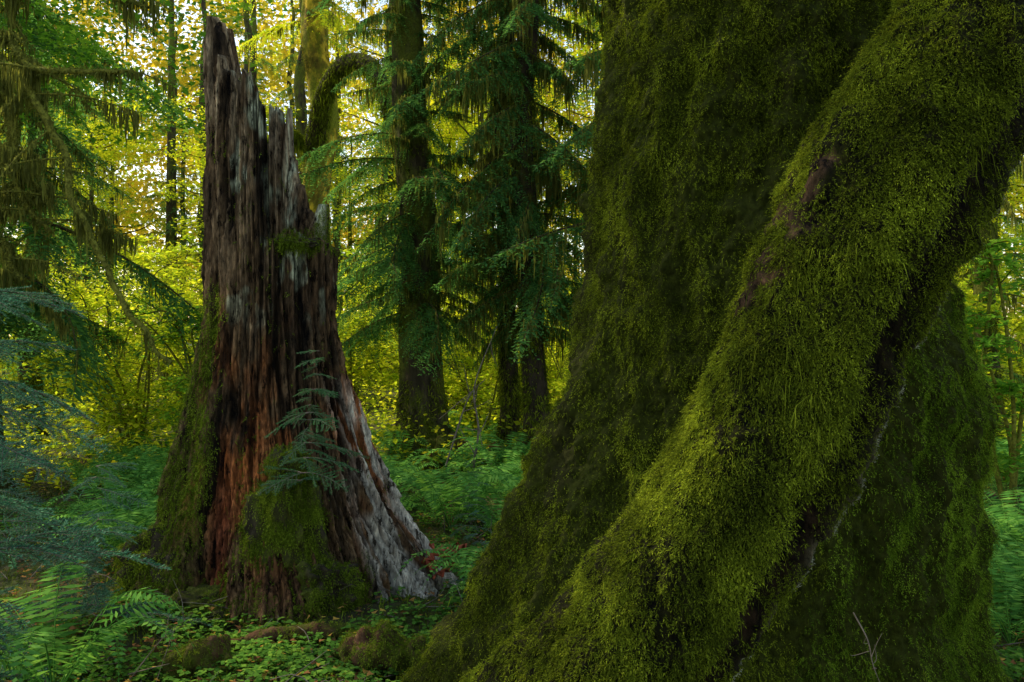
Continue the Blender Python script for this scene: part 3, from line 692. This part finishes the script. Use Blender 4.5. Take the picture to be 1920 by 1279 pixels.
young("conifer_sapling", "thin dark conifer sapling among ferns", (-.30, 6.9, gz(-.30, 6.9)), 1.05, .24, .10, 3, NBs, .42, M_spruce, r=.010)
young("conifer_sapling", "spindly dark conifer sapling on the mossy floor", (-.45, 8.3, gz(-.45, 8.3)), 1.0, .26, .10, 3, NBs, .42, M_yew, r=.010)

# ------------------------------------------------------------ ferns
def fern(name, nf, L):
    f = MB()
    for k in range(nf):
        az = k*2.4+R.random()*.5; l = L*(.7+.5*R.random()); u = np.linspace(0, 1, 30); rise = 1.0+.9*R.random()
        Pc = np.stack([l*u*.75, 0*u, l*(rise*u-(rise-.30)*u**2.1)], -1)
        T_ = unit(np.gradient(Pc, axis=0)); n_ = len(u)
        wl = l*.16*np.sin(np.clip(u*1.05, 0, 1)*np.pi)**.6*(1-.5*u)+.004
        g_ = xf(1, az, 0, (0, 0, 0), R.normal()*.15)
        for sg in (-1, 1):
            D = unit(np.stack([.3+0*u, sg+0*u, -.15+0*u+R.normal(size=n_)*.1], -1)); S = T_
            V, F = diamonds(Pc[4:], D[4:], S[4:], wl[4:], l*.0115); f.add(g_(V), F)
        V, F = tube(Pc, np.linspace(.004, .001, n_), 3); f.add(g_(V), F)
    return f.mesh(name, M_fern)
fm = [fern("fern_%d" % k, 11+k, .80+.06*k) for k in range(4)]
fpos = []
for k in range(54):
    y = 7.8+9*R.random(); lo, hi = -.16*y, .12*y
    fpos.append((lo+(hi-lo)*R.random(), y))
for k in range(34):
    y = 6.6+8*R.random(); fpos.append((-.50*y+(.14*y)*R.random(), y))
for k in range(34):
    y = 5.5+8*R.random(); fpos.append((.56*y+(.14*y)*R.random(), y))
fpos += [(-2.55, 4.75), (-.15, 6.4), (-3.0, 6.0)]
for k, (x, y) in enumerate(fpos):
    if abs(x+1.9) < 1.25 and abs(y-7) < 1.25: continue
    if -1.5 < x < -.35 and y < 8.2: continue
    o = ob("fern", fm[k % 4]); o.location = (x, y, gz(x, y)); o.rotation_euler = (0, 0, R.random()*6.28)
    sc_ = .7+.5*R.random(); o.scale = (sc_,)*3
    o["label"] = "green sword fern with arching fronds on the forest floor"; o["category"] = "fern"; o["group"] = "ferns on the forest floor"

# ------------------------------------------------------------ ground cover
def scat(n, y0, y1, kx=.68, pw=1.3):
    y = y0+(y1-y0)*R.random(n)**pw; x = (R.random(n)*2-1)*(kx*y+.6); return x, y
mb = MB(); x, y = scat(48000, 4.0, 11)
k = fbm(np.stack([x*1.6, y*1.6, x*0], -1), 3, 8)+.26*R.random(len(x)) > .06+np.clip(y-7, 0, 4)*.06; x, y = x[k], y[k]
C0 = np.stack([x, y, ground_h(x, y)+.015+.08*R.random(len(x))], -1)
sz = .6+.8*R.random(len(x))
for j in range(3):
    az = j*2.094+R.random(len(x))*.3; D = unit(np.stack([np.cos(az), np.sin(az), -.1+.25*R.normal(size=len(x))], -1))
    S = unit(np.cross(D, np.array([0, 0, 1.])+R.normal(size=D.shape)*.2)); V, F = diamonds(C0, D, S, .032*sz, .015*sz); mb.add(V, F)
o = ob("ground_cover", mb.mesh("ground_cover", M_cover)); o["kind"] = "stuff"; o["label"] = "low clover like oxalis leaves carpeting the floor"; o["category"] = "ground cover"
mb = MB(); x, y = scat(42000, 4, 14)
C0 = np.stack([x, y, ground_h(x, y)], -1); moss_strands(mb, C0, np.tile([0, 0, 1.], (len(x), 1)), .07, .004, 1.6, .6)
o = ob("ground_moss", mb.mesh("ground_moss", M_moss_g)); o["kind"] = "stuff"; o["label"] = "short tufts of green moss over the floor"; o["category"] = "moss"
mb = MB(); x, y = scat(9000, 4, 14)
leaves(mb, np.stack([x, y, ground_h(x, y)+.03+.05*R.random(len(x))], -1), .05, .25, 2)
o = ob("fallen_leaves", mb.mesh("fallen_leaves", M_litter)); o["kind"] = "stuff"; o["label"] = "scattered brown and yellow fallen maple leaves"; o["category"] = "leaves"
mb = MB()
x, y = scat(900, 4.2, 11)
for xx, yy in zip(x, y):
    d = rdirs(1, .35)[0]; d[2] = abs(d[2]); L = .12+.3*R.random(); p0 = np.array([xx, yy, gz(xx, yy)+.02])
    mb.add(*tube(catmull([p0, p0+d*L*.5+R.normal(size=3)*.02, p0+d*L], 6), np.linspace(.0045, .0018, 6), 4))
o = ob("fallen_twigs", mb.mesh("fallen_twigs", M_twig)); o["kind"] = "stuff"; o["label"] = "small dead twigs littering the mossy floor"; o["category"] = "twigs"
mb = MB(); x, y = scat(70000, 12, 50, .7, 1.3)
leaves(mb, np.stack([x, y, ground_h(x, y)+.05+.9*R.random(len(x))**2*(1+.4*vnoise(np.stack([x*.5, y*.5, x*0], -1), 3))], -1), .10, .4, 1)
o = ob("undergrowth", mb.mesh("undergrowth", M_maple)); o["kind"] = "stuff"; o["label"] = "yellow green leafy undergrowth covering the wood floor"; o["category"] = "undergrowth"
mb = MB(); n = 2100
for k in range(n):
    y = 62+45*R.random(); x = (R.random()*2-1)*.75*y; z0 = (R.random()**1.0)*50
    m = 130; leaves(mb, np.array([x, y, z0+gz(x, y)])+R.normal(size=(m, 3))*[1.5, 1.5, .9], .50, .8, 1)
o = ob("far_woods", mb.mesh("far_woods", M_farleaf)); o["kind"] = "stuff"; o["label"] = "bright far off wall of sunlit forest foliage"; o["category"] = "woods"

# ------------------------------------------------------------ logs, fungus, twigs
def log(label, pts_, r, nm=5000, bark=M_rot):
    C_ = catmull(pts_, 60); T_, a_, b_ = frames(C_); th_ = np.linspace(0, 2*np.pi, 40, endpoint=False)
    d_ = a_[:, None]*np.cos(th_)[None, :, None]+b_[:, None]*np.sin(th_)[None, :, None]
    env = np.sin(np.linspace(.12, np.pi-.12, 60))**.5
    P_ = C_[:, None]+d_*r*env[:, None, None]; P_ = P_+d_*(fbm(P_*9, 4, 5)*r*1.1)[..., None]
    P_[0] = C_[0]+(P_[0]-C_[0])*.05; P_[-1] = C_[-1]+(P_[-1]-C_[-1])*.05
    rt = thing("fallen_log", label, "log", tuple(C_[0])); V, F = grid(P_); m_ = MB(); m_.add(V, F)
    rel(ob("wood", m_.mesh("fallen_log_wood", bark, True), rt), C_[0]); m_ = MB(); Pm, Nm = sample(V, F, nm, lambda c_, n_: np.clip(-.1+n_[:, 2]*1.2+fbm(c_*6, 2, 9), 0, 1)+.001)
    fronds(m_, Pm, Nm, .04, .8, 5, .006, .015, .5, .6); rel(ob("moss", m_.mesh("fallen_log_moss", M_moss_g), rt), C_[0])
log("rotting moss topped log lying on the forest floor", [(-1.10, 5.3, .03), (-.8, 5.2, .08), (-.50, 5.15, .04)], .13, 2200)
log("thin decaying log half sunk in moss", [(-1.9, 5.5, .03), (-1.4, 5.6, .08), (-.9, 5.75, .04)], .05, 350)
log("low rotten log chunk covered in litter", [(-2.2, 5.25, -.01), (-1.9, 5.2, .04), (-1.6, 5.15, .0)], .11, 900)
log("mossy fallen log lying among distant ferns", [(-.9, 12.5, .15), (.1, 12.3, .4), (1.2, 12.2, .6)], .14, 4000)
log("dark red rotten stump remains at the hemlock foot", [(-1.2, 12.9, .05), (-1.0, 12.9, .35), (-.8, 13.0, .1)], .22, 600)
mb = MB()
for k in range(12):
    az = R.random()*6.28; rr_ = np.linspace(.01, .085, 7)[:, None]; a_ = np.linspace(-1.0, 1.0, 17)[None]
    X_ = rr_*np.cos(a_); Y_ = rr_*np.sin(a_); Z_ = .02*np.sin(a_*9+k)*rr_/.085+rr_*.35
    P_ = np.stack([X_, Y_, Z_], -1); g_ = xf(1+.3*R.random(), az, -.2+.5*R.random(), (-.55+R.normal()*.045, 6.9+R.normal()*.035, .15+.017*k), R.normal()*.3)
    V, F = grid(P_, False); V = g_(V); mb.add(V, F); mb.add(V-[0, 0, .008], F[:, ::-1])
o = ob("fungus_cluster", mb.mesh("fungus_cluster", M_fungus, True)); o["label"] = "ruffled reddish brown fungus cluster on the forest floor"; o["category"] = "fungus"
def twig(label, pts_, r, nb_=5, bl=.12):
    m_ = MB(); C_ = catmull(pts_, 24); m_.add(*tube(C_, np.linspace(r, r*.3, 24), 5))
    for j in range(nb_):
        i0 = R.integers(4, 22); d = rdirs(1)[0]*bl*(.5+R.random()); m_.add(*tube(catmull([C_[i0], C_[i0]+d*.5+R.normal(size=3)*.01, C_[i0]+d], 8), np.linspace(r*.5, r*.2, 8), 4))
    o_ = ob("bare_twig", m_.mesh("bare_twig", M_twig, True)); o_["label"] = label; o_["category"] = "twig"
twig("thin grey dead twig caught on the mossy roots", [(1.22, 3.05, 1.03), (1.25, 3.0, .95), (1.27, 3.0, .86), (1.31, 3.0, .76)], .003, 6, .08)
twig("pale bent dead branch standing in undergrowth", [(-.55, 11.5, .1), (-.45, 11.4, .8), (-.5, 11.4, 1.4), (-.2, 11.4, 2.2)], .018, 8, .5)
twig("pale thin dead branch leaning over ferns", [(-.9, 11.6, .3), (-.6, 11.5, 1.2), (-.35, 11.4, 1.5)], .015, 6, .4)
twig("brown dry twig lying on moss", [(-2.2, 4.9, .05), (-2.0, 4.9, .3), (-1.85, 4.95, .42)], .004, 9, .25)
